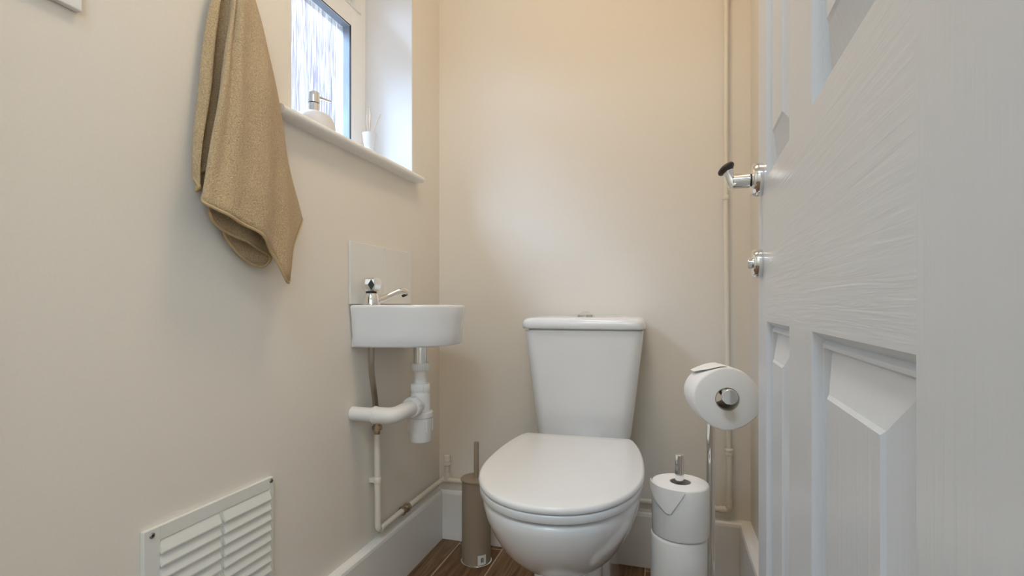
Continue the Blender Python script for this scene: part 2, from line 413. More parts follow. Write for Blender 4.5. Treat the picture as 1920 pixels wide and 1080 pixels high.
z0, z1 = rows_[0], rows_[-1]
quad((dp(A0, -DT, z0), dp(A0, -DT, z1), dp(A1, -DT, z1), dp(A1, -DT, z0)), 0)
for aa in (A0, A1): quad((dp(aa, 0, z0), dp(aa, 0, z1), dp(aa, -DT, z1), dp(aa, -DT, z0)), 0)
for zz in (z0, z1): quad((dp(A0, 0, zz), dp(A1, 0, zz), dp(A1, -DT, zz), dp(A0, -DT, zz)), 0)
bmesh.ops.remove_doubles(b, verts=b.verts, dist=1e-5)
obj('door_leaf', b, [M['door_v'], M['door_h']], door, smooth=False)
# lever / knob handle
def dvec(a, q, z): return dd*a - dn*q + Vector((0, 0, z))
hz, ha = 0.9365, 0.824
hb = B(); lathe(hb, [(0.0240, 0), (0.0245, 0.002), (0.0245, 0.009), (0.0215, 0.0135), (0.0150, 0.0145), (0.010, 0.0145)], dp(ha, 0, hz), dvec(0, 1, 0), 48)
rose = obj('door_handle', hb, M['chrome'], door, label='chrome handle with small dark oval knob')
hb = B(); cyl(hb, dp(ha, 0.0140, hz), dp(ha, 0.0165, hz), 0.0090, 24); obj('collar', hb, M['dark'], rose)
hb = B(); cyl(hb, dp(ha, 0.0160, hz-0.0005), dp(ha, 0.040, hz-0.0005), 0.0105, 32, 0.001)
tube(hb, [dp(ha, 0.036, hz-0.006), dp(ha, 0.040, hz-0.001), dp(ha, 0.0435, hz+0.008), dp(ha, 0.0465, hz+0.0155)], [0.0100, 0.0092, 0.0065, 0.0085], 24)
obj('neck', hb, M['chrome'], rose)
hb = B(); kd = dvec(0.12, 0.60, 0.80)
lathe(hb, [(0.002, -0.0045), (0.0085, -0.0040), (0.0125, -0.0010), (0.0133, 0.0012), (0.0125, 0.0036), (0.008, 0.0060), (0.002, 0.0070)], dp(ha, 0.0478, hz+0.0185), kd, 36)
obj('knob', hb, M['knob'], rose)
# thumb-turn lock
lz = 0.8145
hb = B(); lathe(hb, [(0.0205, 0), (0.0210, 0.001), (0.0210, 0.009), (0.0190, 0.0125), (0.011, 0.0130)], dp(ha+0.003, 0, lz), dvec(0, 1, 0), 40)
lk = obj('thumb_turn_lock', hb, M['chrome'], door)
hb = B(); cyl(hb, dp(ha+0.003, 0.0125, lz), dp(ha+0.003, 0.0190, lz), 0.0080, 24, 0.001); obj('turn', hb, M['chrome'], lk)
for zz in (0.25, 1.0, 1.72):
    b = B(); cyl(b, dp(A0-0.006, -0.004, zz-0.04), dp(A0-0.006, -0.004, zz+0.04), 0.0045, 16)
    obj('hinge', b, M['chrome'], door)

# ------------------------------------------------------------------ ceiling light (above the frame)
cl = root('ceiling_light', 'round white flush ceiling light above the toilet, switched on', 'ceiling light', (-0.22, 0.80, H))
b = B(); lathe(b, [(0.15, 0), (0.15, -0.02), (0.145, -0.028), (0.12, -0.030)], (-0.22, 0.80, H), (0, 0, 1), 48); obj('base', b, M['plastic'], cl)
b = B(); lathe(b, [(0.138, -0.0305), (0.130, -0.045), (0.09, -0.056), (0.01, -0.060)], (-0.22, 0.80, H), (0, 0, 1), 48); obj('diffuser', b, M['lamp'], cl)

# ------------------------------------------------------------------ toilet
tl = root('toilet', 'white close-coupled toilet with closed lid against the back wall', 'toilet', (-0.2080, 1.2375, 0), math.radians(2.4))
def egg(hw, yf, yc, yb, cut=None, e=2.15):
    """half width hw at y=yc, front tip yf, back reach yb, optionally cut flat at y=cut"""
    def ins(x, y):
        L = (yc-yf) if y < yc else (yb-yc)
        if cut is not None and y > cut: return False
        return (abs(x)/hw)**e + (abs(y-yc)/L)**e < 1
    return star(ins, (0, yc), 112)
# seat ring and lid
SE = egg(0.158, -0.456, -0.225, 0.14, cut=0.0)
def lidpart(z0, z1, ins, rnd, crown=0.0):
    b = B(); c0 = (0, -0.225)
    rings = [at(shrink(SE, c0, ins+rnd*0.6), z0), at(shrink(SE, c0, ins), z0+rnd*0.5)]
    for k in range(0, 5):
        a = PI/2*k/4
        rings.append(at(shrink(SE, c0, ins+rnd*(1-math.cos(a))), z1-rnd*(1-math.sin(a))))
    for f in (0.03, 0.07, 0.10):
        rings.append(at(shrink(SE, c0, ins+rnd+f), z1+crown*f/0.10))
    loft(b, rings); return b
obj('lid', lidpart(0.4235, 0.4360, 0.0, 0.006, 0.002), M['seat'], tl, local=True, angle=60)
obj('seat', lidpart(0.4085, 0.4225, 0.002, 0.003), M['seat'], tl, local=True, angle=60)
for s in (-1, 1):
    b = B(); cyl(b, (s*0.075, 0.012, 0.404), (s*0.075, 0.012, 0.428), 0.011, 20, 0.002)
    obj('hinge', b, M['seat'], tl, local=True)
# bowl
b = B()
lv = [(0.4040, .144, -.443, -.215), (0.4025, .1495, -.4495, -.215), (0.397, .1525, -.4525, -.215), (0.385, .1515, -.4510, -.215), (0.365, .147, -.445, -.212), (0.340, .139, -.431, -.207),
      (0.315, .1285, -.412, -.198), (0.290, .1150, -.383, -.187), (0.268, .1010, -.348, -.173), (0.250, .0880, -.312, -.156), (0.236, .0770, -.280, -.140), (0.226, .0695, -.254, -.128),
      (0.219, .0645, -.234, -.120), (0.214, .0625, -.226, -.118), (0.209, .0665, -.236, -.135), (0.200, .0690, -.246, -.145), (0.180, .0705, -.256, -.150), (0.150, .0720, -.266, -.150), (0.100, .076, -.278, -.150), (0.050, .082, -.290, -.150), (0.012, .089, -.300, -.150), (0.0, .090, -.301, -.150)]
rings = [at(egg(w_, f_, c_, 0.10 if z > .2 else .08, e=2.1 if z > .2 else 2.4), z) for z, w_, f_, c_ in lv]
loft(b, rings)
# rear of the pan under the cistern
rr = []
for z, hw, y0, y1 in ((0.0, .090, -.08, .262), (0.20, .078, -.08, .240), (0.30, .085, -.05, .262), (0.345, .105, -.02, .268), (0.378, .118, 0.0, .270), (0.384, .116, 0.002, .268)):
    rr.append(at(rrect(-hw, hw, y0, y1, 0.035), z))
loft(b, rr)
obj('bowl', b, M['ceramic'], tl, local=True, angle=60)
# cistern
b = B(); rr = []
for z, hw, y0, y1, r in ((0.386, .100, .125, .262, .030), (0.3885, .112, .112, .270, .034), (0.396, .121, .103, .276, .036), (0.410, .125, .098, .279, .036), (0.48, .1335, .097, .282, .034), (0.56, .1430, .096, .285, .032), (0.64, .1520, .095, .287, .030), (0.680, .1565, .094, .288, .028), (0.6855, .1560, .0945, .2875, .028)):
    rr.append(at(rrect(-hw, hw, y0, y1, r), z))
loft(b, rr); obj('cistern', b, M['ceramic'], tl, local=True, angle=60)
b = B(); rr = []
for z, i in ((0.6855, .014), (0.6893, .014), (0.6895, .001), (0.6930, -.001), (0.704, -.0005), (0.711, .002), (0.7155, .007), (0.718, .015), (0.7195, .030), (0.7200, .055)):
    rr.append(at(rrect(-.1625+i, .1625-i, .086+i, .2905-max(i, 0)*0.5, max(.030-i*0.3, .02)), z))
loft(b, rr); cld = obj('cistern_lid', b, M['ceramic'], tl, local=True, angle=60)
b = B(); lathe(b, [(.0245, 0), (.0245, .005), (.0225, .0070), (.014, .0105), (.008, .0145), (.001, .0150)], (0.0, .185, .720), (0, 0, 1), 40)
obj('flush_button', b, M['chrome'], cld, local=True)

# ------------------------------------------------------------------ wash basin
bs = root('wash_basin', 'small white wall-mounted cloakroom basin with rounded front', 'sink', (XL, 1.186, 0.652))
BC = (-0.600, 1.186)
def dshape(hw, pr, e=2.5):
    def ins(x, y):
        if x < XL+0.0008: return False
        return (abs(y-1.186)/hw)**e + ((x-XL)/pr)**e < 1
    return star(ins, BC, 120)
b = B(); rr = []
for z, hw, pr in ((0.652, .130, .195), (0.6535, .1385, .2055), (0.658, .1415, .2090), (0.680, .1430, .2110), (0.72, .1465, .2160), (0.745, .1490, .2195), (0.7490, .1490, .2195), (0.7520, .1475, .2175), (0.7530, .1450, .2150)):
    rr.append(at(dshape(hw, pr), z))
def bowl_e(a, bb, cx=-0.592, cy=1.196, e=2.4):
    def ins(x, y): return (abs(x-cx)/a)**e + (abs(y-cy)/bb)**e < 1
    return star(ins, BC, 120)
for z, a, bb in ((0.7530, .084, .120), (0.7505, .080, .116), (0.742, .077, .113), (0.715, .073, .108), (0.690, .062, .095), (0.676, .045, .070), (0.672, .020, .028)):
    rr.append(at(bowl_e(a, bb, cx=-0.592 if a > .05 else -.598), z))
loft(b, rr); obj('basin_body', b, M['ceramic'], bs, angle=50)
b = B(); lathe(b, [(.021, .6725), (.021, .675), (.013, .6755)], (-.604, 1.188, 0), (0, 0, 1), 32); obj('drain', b, M['chrome'], bs)
# tap
tp = root('tap', 'chrome basin tap with faceted crystal-style knob and angled spout', 'tap', (-0.672, 1.068, 0.7535))
TX, TY = -0.672, 1.068
b = B(); lathe(b, [(.0215, .7535), (.0215, .7550), (.0200, .763), (.0175, .773), (.0145, .7800), (.010, .7810)], (TX, TY, 0), (0, 0, 1), 32); tb = obj('tap_body', b, M['chrome'], tp)
sd = Vector((0.045, 0.060, 0)).normalized()
def tpnt(l, z): return (TX+sd.x*l, TY+sd.y*l, z)
b = B(); tube(b, [tpnt(.006, .7640), tpnt(.018, .7645), tpnt(.036, .7710), tpnt(.056, .7800), tpnt(.068, .7850), tpnt(.082, .7865), tpnt(.089, .7830)], [.0130, .0110, .0080, .0075, .0085, .0098, .0090], 20)
obj('spout', b, M['chrome'], tp)
b = B(); cyl(b, tpnt(.0835, .7805), tpnt(.0865, .7748), .0072, 20); obj('aerator', b, M['dark'], tp)
b = B(); cyl(b, (TX, TY, .7805), (TX, TY, .7850), .0130, 24); obj('gland', b, M['dark'], tp)
b = B()
rr = []
for k, (z, r, ph) in enumerate(((.7845, .0165, 0), (.7885, .0215, .5), (.8010, .0240, 0), (.8130, .0222, .5), (.8175, .0175, 0))):
    rr.append([(TX+r*math.cos(2*PI*(i+ph*0)/6+0.35), TY+r*math.sin(2*PI*(i+ph*0)/6+0.35), z) for i in range(6)])
loft(b, rr); kb = obj('tap_knob', b, M['chrome'], tp, smooth=False, bevel=0.0012)
b = B()
rings = []
vd = Vector((-TX*-1.0, -TY, 0)).normalized()  # facet towards the door
fc = Vector((TX, TY, .8005)) + Vector((0.52, -0.85, 0)).normalized()*0.0218
u_ = Vector((0.85, 0.52, 0)).normalized()
rings = [[fc+u_*x+Vector((0, 0, z)) for x, z in ((0, -.0135), (.0075, 0), (0, .0125), (-.0075, 0))], [fc+Vector((0.52, -0.85, 0)).normalized()*0.002+u_*x*.9+Vector((0, 0, z*.9)) for x, z in ((0, -.0135), (.0075, 0), (0, .0125), (-.0075, 0))]]
loft(b, rings); obj('facet', b, M['dark'], kb, smooth=False)
# splashback tiles
for i, lab in enumerate(('square white tile above the basin, directly behind the tap', 'square white tile above the basin, right of its twin behind the spout')):
    y0 = 1.036 + i*0.1495
    b = B(); box(b, (XL+0.0002, y0, 0.7545), (XL+0.0062, y0+0.1485, 0.903)); o = obj('wall_tile', b, M['tile'], smooth=False, bevel=0.0012)
    tag(o, lab, 'tile', 'splashback tiles above the basin')
# waste trap
tr = root('bottle_trap', 'white plastic bottle trap and waste pipe under the basin', 'waste trap', (-.604, 1.188, .404))
O = (-.604, 1.188, 0)
b = B(); lathe(b, [(.0180, .604), (.0180, .645), (.0195, .646), (.0195, .6515)], O, (0, 0, 1), 32); obj('tailpiece', b, M['chrome'], tr, label='chrome basin waste tailpiece')
def ribbed(bm, r, z0, z1, o=O, d=(0, 0, 1), n=24):
    dv, u, v = frame(d); o = Vector(o); rings = []
    N = n*4
    def ring(h, k):
        out = []
        for i in range(N):
            rr_ = r*k*(1.0 if (i % 4) < 2 else 0.955)
            a = 2*PI*i/N; out.append(o+dv*h+u*rr_*math.cos(a)+v*rr_*math.sin(a))
        return out
    h = z1-z0
    loft(bm, [ring(z0, .93), ring(z0+h*.15, 1), ring(z1-h*.15, 1), ring(z1, .93)])
b = B(); ribbed(b, .0245, .586, .6045); obj('nut', b, M['plastic'], tr)
b = B(); lathe(b, [(.0165, .550), (.0165, .588)], O, (0, 0, 1), 32); obj('inlet_pipe', b, M['plastic'], tr)
b = B(); ribbed(b, .0245, .530, .552); obj('nut', b, M['plastic'], tr)
b = B(); lathe(b, [(.0215, .533), (.0240, .526), (.0248, .520), (.0248, .478), (.028, .474)], O, (0, 0, 1), 40)
cyl(b, (-.604, 1.188, .499), (-.604, 1.150, .499), .0200, 32)
obj('trap_body', b, M['plastic'], tr)
b = B(); lathe(b, [(.0255, .404), (.0275, .406), (.0285, .412), (.0300, .465), (.0325, .468), (.0325, .480), (.0300, .482)], O, (0, 0, 1), 40)
for k in range(6):
    a = 2*PI*k/6 + 0.5; px, py = O[0]+.0298*math.cos(a), O[1]+.0298*math.sin(a)
    cyl(b, (px, py, .432), (px, py, .462), .0028, 8)
obj('trap_cup', b, M['plastic'], tr)
b = B(); ribbed(b, .0260, 0, .020, (-.604, 1.155, .499), (0, -1, 0)); obj('nut', b, M['plastic'], tr)
b = B(); tube(b, fillet([(-.604, 1.137, .499), (-.604, 1.051, .496), (-.652, 1.051, .496)], .032), .0190, 28)
lathe(b, [(.0190, 0), (.0205, .001), (.0205, .005), (.0190, .006)], (-.648, 1.051, .496), (-1, 0, 0), 32)
obj('elbow', b, M['plastic'], tr)
b = B(); tube(b, [(-.650, 1.051, .496), (XL+0.001, 1.051, .496)], .0163, 28); obj('waste_pipe', b, M['plastic'], tr)
# flexible hose
b = B(); tube(b, fillet([(-.674, 1.072, .6515), (-.676, 1.074, .60), (-.689, 1.112, .52), (-.693, 1.126, .462)], .05), .0072, 18)
hs = tag(obj('flexible_hose', b, M['braid']), 'thin braided steel hose hanging from the basin to the cream pipe', 'hose')
# ------------------------------------------------------------------ pipework
pw = root('water_pipe', 'cream painted pipe from under the basin, running along the skirting to the toilet', 'pipe', (-.693, 1.130, .19))
b = B(); cyl(b, (-.693, 1.128, .425), (-.693, 1.128, .462), .0075, 20); 
cyl(b, (-.693, 1.128, .440), (-.693, 1.128, .452), .0115, 6); cyl(b, (-.693, 1.128, .452), (-.693, 1.128, .460), .0088, 8)
cyl(b, (-.700, 1.119, .446), (-.686, 1.137, .446), .0055, 12)
obj('isolating_valve', b, M['brass'], pw, label='tarnished metal isolating valve')
b = B(); tube(b, fillet([(-.693, 1.128, .430), (-.693, 1.130, .29), (-.693, 1.133, .188), (-.693, 1.160, .188), (-.693, 1.514, .188), (-.675, 1.517, .189), (-.23, 1.517, .189)], .016), .0078, 20)
obj('pipe_run', b, M['pipe'], pw)
b = B(); lathe(b, [(.0088, 0), (.0098, .002), (.0098, .014), (.0088, .016)], (-.693, 1.1295, .306), (0, 0, 1), 20); box(b, (-.7125, 1.122, .309), (-.693, 1.137, .319)); obj('pipe_clip', b, M['pipe'], pw)
b = B(); lathe(b, [(.0085, 0), (.0096, .001), (.0096, .012), (.0085, .013)], (-.693, 1.141, .188), (0, 1, 0), 20); obj('fitting', b, M['pipe'], pw)
b = B(); cyl(b, (-.693, 1.252, .188), (-.693, 1.262, .188), .0125, 6); cyl(b, (-.693, 1.262, .188), (-.693, 1.274, .188), .0095, 20); cyl(b, (-.693, 1.274, .188), (-.693, 1.288, .188), .0125, 6)
obj('compression_fitting', b, M['brass'], pw, label='bare metal compression fitting')
b = B(); lathe(b, [(.0095, 0), (.0095, .022)], (-.677-.011+.011, 1.517, .189), (0, 0, 1), 20); cyl(b, (-.692, 1.517, .189), (-.660, 1.517, .189), .0092, 20)
cyl(b, (-.677, 1.517, .205), (-.677, 1.517, .240), .0072, 20); obj('tee', b, M['pipe'], pw)
b = B(); lathe(b, [(.0078, .236), (.0120, .238), (.0120, .246), (.0100, .248), (.0118, .250), (.0118, .260), (.0095, .268), (.004, .270)], (-.677, 1.517, 0), (0, 0, 1), 12); obj('stop_end', b, M['pipe'], pw)

rp = root('riser_pipe', 'tall thin cream pipe rising up the back wall beside the right corner', 'pipe', (.162, 1.517, .19))
b = B(); tube(b, fillet([(-.20, 1.517, .189), (.164, 1.517, .189), (.164, 1.517, .35)], .013), .0078, 20); obj('lower_pipe', b, M['pipe'], rp)
b = B(); lathe(b, [(.0098, 0), (.0105, .002), (.0105, .006), (.0090, .009), (.0105, .012), (.0105, .016), (.0095, .018)], (.164, 1.517, .340), (0, 0, 1), 24); obj('coupling', b, M['pipe'], rp)
b = B(); cyl(b, (.138, 1.517, .189), (.156, 1.517, .189), .0095, 20); cyl(b, (.164, 1.517, .196), (.164, 1.517, .212), .0095, 20); obj('elbow', b, M['pipe'], rp)
b = B(); tube(b, [(.163, 1.520, .352), (.156, 1.520, 1.045)], .0068, 20); obj('middle_pipe', b, M['pipe'], rp)
b = B(); lathe(b, [(.0085, 0), (.0092, .001), (.0092, .010), (.0080, .012)], (.156, 1.520, 1.042), (0, 0, 1), 20); obj('coupling', b, M['pipe'], rp)
b = B(); tube(b, [(.156, 1.520, 1.05), (.158, 1.520, H-.001)], .0060, 20); obj('upper_pipe', b, M['pipe'], rp)

# ------------------------------------------------------------------ vent grille
vg = root('vent_grille', 'white louvred wall vent low on the left wall', 'vent', (XL, .665, .22))
VY0, VY1, VZ0, VZ1, VX = .541, .789, .190, .432, XL+.006
VM = .672
b = B()
box(b, (XL+.0003, VY0, VZ0), (VX+.002, VY0+.024, VZ1)); box(b, (XL+.0003, VY1-.010, VZ0), (VX+.002, VY1, VZ1))
box(b, (XL+.0003, VM-.004, VZ0+.014), (VX+.0018, VM+.004, VZ1-.0195))
box(b, (XL+.0003, VY0+.024, VZ1-.020), (VX+.002, VY1-.010, VZ1)); box(b, (XL+.0003, VY0+.024, VZ0), (VX+.002, VY1-.010, VZ0+.014))
box(b, (XL+.0003, VY0+.02, VZ0+.01), (XL+.0012, VY1-.008, VZ1-.01))
obj('frame', b, M['vent'], vg, smooth=False, bevel=0.0006)
for (ya, yb) in ((VY0+.0235, VM-.0038), (VM+.0038, VY1-.0098)):
    z = VZ1-.0205
    while z > VZ0+.018:
        b = B(); d_ = .0207
        r0 = [(x_, ya, zz) for x_, zz in ((XL+.002, z), (XL+.0060, z+.0006), (XL+.0125, z-d_*.82), (XL+.0123, z-d_*.93), (XL+.009, z-d_*.93))]
        r1 = [(x_, yb, zz) for x_, _, zz in r0]
        loft(b, [r0, r1]); obj('louvre', b, M['vent'], vg, smooth=False)
        z -= .0190
for (sy, sz) in ((VY0+.0115, VZ1-.0085), (VY1-.006, VZ1-.006), (VY0+.0115, VZ0+.008), (VY1-.006, VZ0+.008)):
    b = B(); lathe(b, [(.0042, 0), (.0042, .0008), (.0030, .0020), (.0008, .0020)], (VX+.0018, sy, sz), (1, 0, 0), 20)
    s_ = obj('screw', b, M['steel'], vg)
    b = B(); box(b, (VX+.0036, sy-.0020, sz-.0004), (VX+.0041, sy+.0020, sz+.0004)); box(b, (VX+.0036, sy-.0004, sz-.0020), (VX+.0041, sy+.0004, sz+.0020)); obj('screw_slot', b, M['dark'], s_, smooth=False)

# ------------------------------------------------------------------ light switch (top left corner)
ls = root('light_switch', 'pale square wall plate cut off by the top left corner of the picture', 'light switch', (XL, .418, 1.165))
b = B(); box(b, (XL+.0003, .374, 1.122), (XL+.0095, .4605, 1.2085)); pl_ = obj('plate', b, M['plastic'], ls, smooth=False, bevel=0.0015)
b = B(); box(b, (XL+.009, .402, 1.150), (XL+.0125, .432, 1.182)); obj('rocker', b, M['plastic'], ls, smooth=False, bevel=0.001)

# ------------------------------------------------------------------ towel on its hook
hk = root('wall_hook', 'chrome hook on the left wall above the beige towel', 'hook', (XL, .684, 1.36))
b = B(); lathe(b, [(.018, .0003), (.018, .003), (.015, .005)], (XL, .684, 1.370), (1, 0, 0), 32); obj('back_plate', b, M['chrome'], hk)
b = B(); tube(b, fillet([(XL+.004, .684, 1.370), (XL+.012, .684, 1.352), (XL+.030, .684, 1.348), (XL+.038, .684, 1.375)], .012), .0032, 14); obj('hook_arm', b, M['chrome'], hk)
tw = root('hand_towel', 'beige towel hanging in folds on the left wall beside the window', 'towel', (-.68, .69, 1.33))
TC = [
 [(-0.6912, 0.6863, 1.3441), (-0.6885, 0.680, 1.2600), (-0.695, 0.665, 1.1271), (-0.698, 0.650, 1.0), (-0.698, 0.640, 0.970)],
 [(-0.6954, 0.6805, 1.3411), (-0.699, 0.6473, 1.2429), (-0.701, 0.6275, 1.1065), (-0.701, 0.6152, 0.9859), (-0.701, 0.6162, 0.9548)],
 [(-0.6906, 0.678, 1.3385), (-0.687, 0.6503, 1.2426), (-0.685, 0.6324, 1.1065), (-0.685, 0.6141, 0.9842), (-0.685, 0.6123, 0.9347)],
 [(-0.6950, 0.6790, 1.3415), (-0.6980, 0.6600, 1.2529), (-0.7000, 0.6450, 1.1164), (-0.7000, 0.6230, 0.9900), (-0.7000, 0.6190, 0.9315)],
 [(-0.696, 0.6866, 1.3452), (-0.7005, 0.6801, 1.2618), (-0.703, 0.6707, 1.1248), (-0.703, 0.648, 0.9952), (-0.703, 0.64, 0.942)],
 [(-0.6820, 0.6755, 1.3368), (-0.6640, 0.6560, 1.2453), (-0.6560, 0.6270, 1.1038), (-0.6570, 0.6050, 0.9816), (-0.6600, 0.5950, 0.9097)],
 [(-0.681, 0.675, 1.3347), (-0.663, 0.6583, 1.243), (-0.653, 0.639, 1.1052), (-0.653, 0.625, 0.9846), (-0.653, 0.6075, 0.8987)],
 [(-0.6768, 0.673, 1.3325), (-0.6525, 0.6584, 1.2413), (-0.639, 0.649, 1.1077), (-0.639, 0.6437, 0.9886), (-0.639, 0.6355, 0.8872)],
 [(-0.6774, 0.6758, 1.3345), (-0.654, 0.6708, 1.2486), (-0.641, 0.6751, 1.1188), (-0.641, 0.6842, 0.9913), (-0.641, 0.683, 0.8721)],
 [(-0.6792, 0.6798, 1.3374), (-0.6585, 0.6844, 1.257), (-0.647, 0.7035, 1.1315), (-0.647, 0.7267, 1.0033), (-0.647, 0.728, 0.8397)],
 [(-0.6822, 0.6839, 1.3407), (-0.666, 0.6979, 1.266), (-0.657, 0.7304, 1.144), (-0.657, 0.7628, 0.9946), (-0.657, 0.7709, 0.7937)],
 [(-0.687, 0.6899, 1.3456), (-0.678, 0.7129, 1.2766), (-0.673, 0.752, 1.1551), (-0.673, 0.7911, 0.993), (-0.673, 0.8025, 0.8633)],
 [(-0.6924, 0.6953, 1.3502), (-0.6915, 0.7258, 1.2863), (-0.691, 0.7708, 1.1652), (-0.691, 0.8181, 1.0007), (-0.691, 0.848, 0.9257)],
 [(-0.6951, 0.6969, 1.3518), (-0.6982, 0.7293, 1.2894), (-0.7, 0.7702, 1.1661), (-0.7, 0.807, 1.0292), (-0.7, 0.7931, 0.8852)],
 [(-0.696, 0.6944, 1.3504), (-0.7005, 0.7115, 1.2797), (-0.703, 0.7318, 1.1504), (-0.703, 0.7379, 1.0108), (-0.703, 0.7318, 0.8915)],
 [(-0.6961, 0.6912, 1.3483), (-0.7009, 0.6947, 1.2702), (-0.7035, 0.6918, 1.1337), (-0.7035, 0.6808, 0.9955), (-0.7035, 0.6841, 0.8891)],
 [(-0.6945, 0.6884, 1.3461), (-0.6967, 0.6873, 1.2653), (-0.698, 0.6744, 1.1258), (-0.698, 0.6617, 0.9986), (-0.698, 0.6744, 0.8662)],
 [(-0.6933, 0.6895, 1.3466), (-0.6937, 0.6955, 1.2694), (-0.694, 0.6969, 1.1347), (-0.694, 0.6935, 1.0072), (-0.694, 0.706, 0.8344)],
 [(-0.6921, 0.6905, 1.347), (-0.6907, 0.705, 1.2743), (-0.69, 0.7183, 1.1431), (-0.69, 0.7303, 1.0077), (-0.69, 0.7414, 0.8213)],
 [(-0.6891, 0.6897, 1.3459), (-0.6833, 0.7043, 1.2726), (-0.68, 0.7258, 1.145), (-0.68, 0.7444, 1.0107), (-0.68, 0.7521, 0.839)],
 [(-0.6867, 0.6851, 1.3424), (-0.6773, 0.689, 1.2629), (-0.672, 0.6938, 1.1306), (-0.672, 0.6996, 0.998), (-0.672, 0.703, 0.8562)],
 [(-0.6867, 0.6829, 1.341), (-0.6773, 0.679, 1.2572), (-0.672, 0.6715, 1.1213), (-0.672, 0.6661, 0.9977), (-0.672, 0.664, 0.8665)],
 [(-0.6873, 0.6813, 1.34), (-0.6787, 0.6717, 1.2533), (-0.674, 0.6492, 1.1121), (-0.674, 0.632, 0.9883), (-0.674, 0.632, 0.8792)],
 [(-0.6861, 0.679, 1.3383), (-0.6758, 0.6666, 1.2499), (-0.67, 0.6392, 1.1075), (-0.67, 0.6195, 0.9845), (-0.67, 0.6138, 0.8974)]]
def cr(p0, p1, p2, p3, t, k=0.5):
    m1 = (p2-p0)*k; m2 = (p3-p1)*k
    return p1*(2*t**3-3*t*t+1) + m1*(t**3-2*t*t+t) + p2*(-2*t**3+3*t*t) + m2*(t**3-t*t)
def spline(P, per):
    P = [Vector(p) for p in P]; out = []
    for i in range(len(P)-1):
        a = P[i-1] if i > 0 else P[i]*2-P[i+1]; d = P[i+2] if i+2 < len(P) else P[i+1]*2-P[i]
        for j in range(per): out.append(cr(a, P[i], P[i+1], d, j/per))
    out.append(P[-1]); return out
down = [spline(c_, 10) for c_ in TC]
NR = len(down[0])
grid = [spline([down[i][r] for i in range(len(TC))], 6) for r in range(NR)]
rng = random.Random(3)
from mathutils import noise as mnoise
for r, row in enumerate(grid):
    f = min(1, r/14)
    for p in row:
        g = max(0.0, p.x - (XL+.03))/.04
        p.x += f*0.0035*mnoise.noise(Vector((p.y*22, p.z*9, p.x*14)))
        p.x += f*min(1, g)*(0.0040*math.sin((p.y-.69)*95/(0.35+f*.9) + (1.15-p.z)*6) + 0.0022*mnoise.noise(Vector((p.y*45+p.z*30, p.z*14, 3.1))))
        p.x = max(p.x, XL+.006)
b = B(); vs = [[b.verts.new(p) for p in row] for row in grid]
for r in range(NR-1):
    for k in range(len(vs[0])-1): b.faces.new((vs[r][k], vs[r][k+1], vs[r+1][k+1], vs[r+1][k]))
tc_ = obj('towel_cloth', b, M['towel'], tw, angle=80)
so = tc_.modifiers.new('thick', 'SOLIDIFY'); so.thickness = 0.0032; so.offset = 0
b = B(); tube(b, grid[-1], 0.0026, 10); obj('hem', b, M['hem'], tw)

# ------------------------------------------------------------------ soap dispenser and reed diffuser on the sill
SZ = WZ0+0.018
sd_ = root('soap_dispenser', 'round white soap dispenser with chrome pump on the window sill', 'soap dispenser', (-.790, 1.012, SZ))
O = (-.790, 1.012, SZ)
b = B(); lathe(b, [(.042, 0), (.047, .003), (.0495, .012), (.0495, .032), (.0470, .048), (.0410, .060), (.032, .068), (.022, .0720), (.013, .0730)], O, (0, 0, 1), 48); obj('bottle', b, M['soap'], sd_)
b = B(); lathe(b, [(.0130, .0725), (.0130, .0925), (.0120, .0930)], O, (0, 0, 1), 32); obj('collar', b, M['chrome'], sd_)
b = B(); lathe(b, [(.0128, .0930), (.0128, .0945)], O, (0, 0, 1), 32); obj('seal_ring', b, M['dark'], sd_)
b = B(); lathe(b, [(.0128, .0945), (.0132, .0965), (.0132, .1180), (.012, .1195)], O, (0, 0, 1), 32)
ph = obj('pump_head', b, M['chrome'], sd_)
b = B(); tube(b, [(-.790+.004, 1.012+.010, SZ+.1110), (-.790+.014, 1.012+.044, SZ+.1130)], [.0040, .0026], 14); obj('nozzle', b, M['chrome'], ph)
rd = root('reed_diffuser', 'small clear and white reed diffuser at the right end of the sill', 'reed diffuser', (-.800, 1.262, SZ))
O = (-.800, 1.262, SZ)
b = B(); lathe(b, [(.016, 0), (.018, .003), (.019, .030), (.016, .048), (.0125, .058), (.0125, .066)], O, (0, 0, 1), 28); obj('bottle', b, M['diffglass'], rd)
b = B(); lathe(b, [(.0120, .064), (.0150, .070), (.0185, .098), (.0195, .104), (.0180, .104), (.012, .072)], O, (0, 0, 1), 28); obj('flared_neck', b, M['soap'], rd)
for dx, dy, hh in ((.010, -.026, .170), (-.004, -.006, .158), (.002, .004, .163), (-.008, .016, .185), (.012, .038, .172), (-.002, -.012, .148)):
    b = B(); tube(b, [(O[0]-dx*.2, O[1]-dy*.2, SZ+.07), (O[0]+dx, O[1]+dy, SZ+hh)], .0013, 8); obj('reed', b, M['reed'], rd)

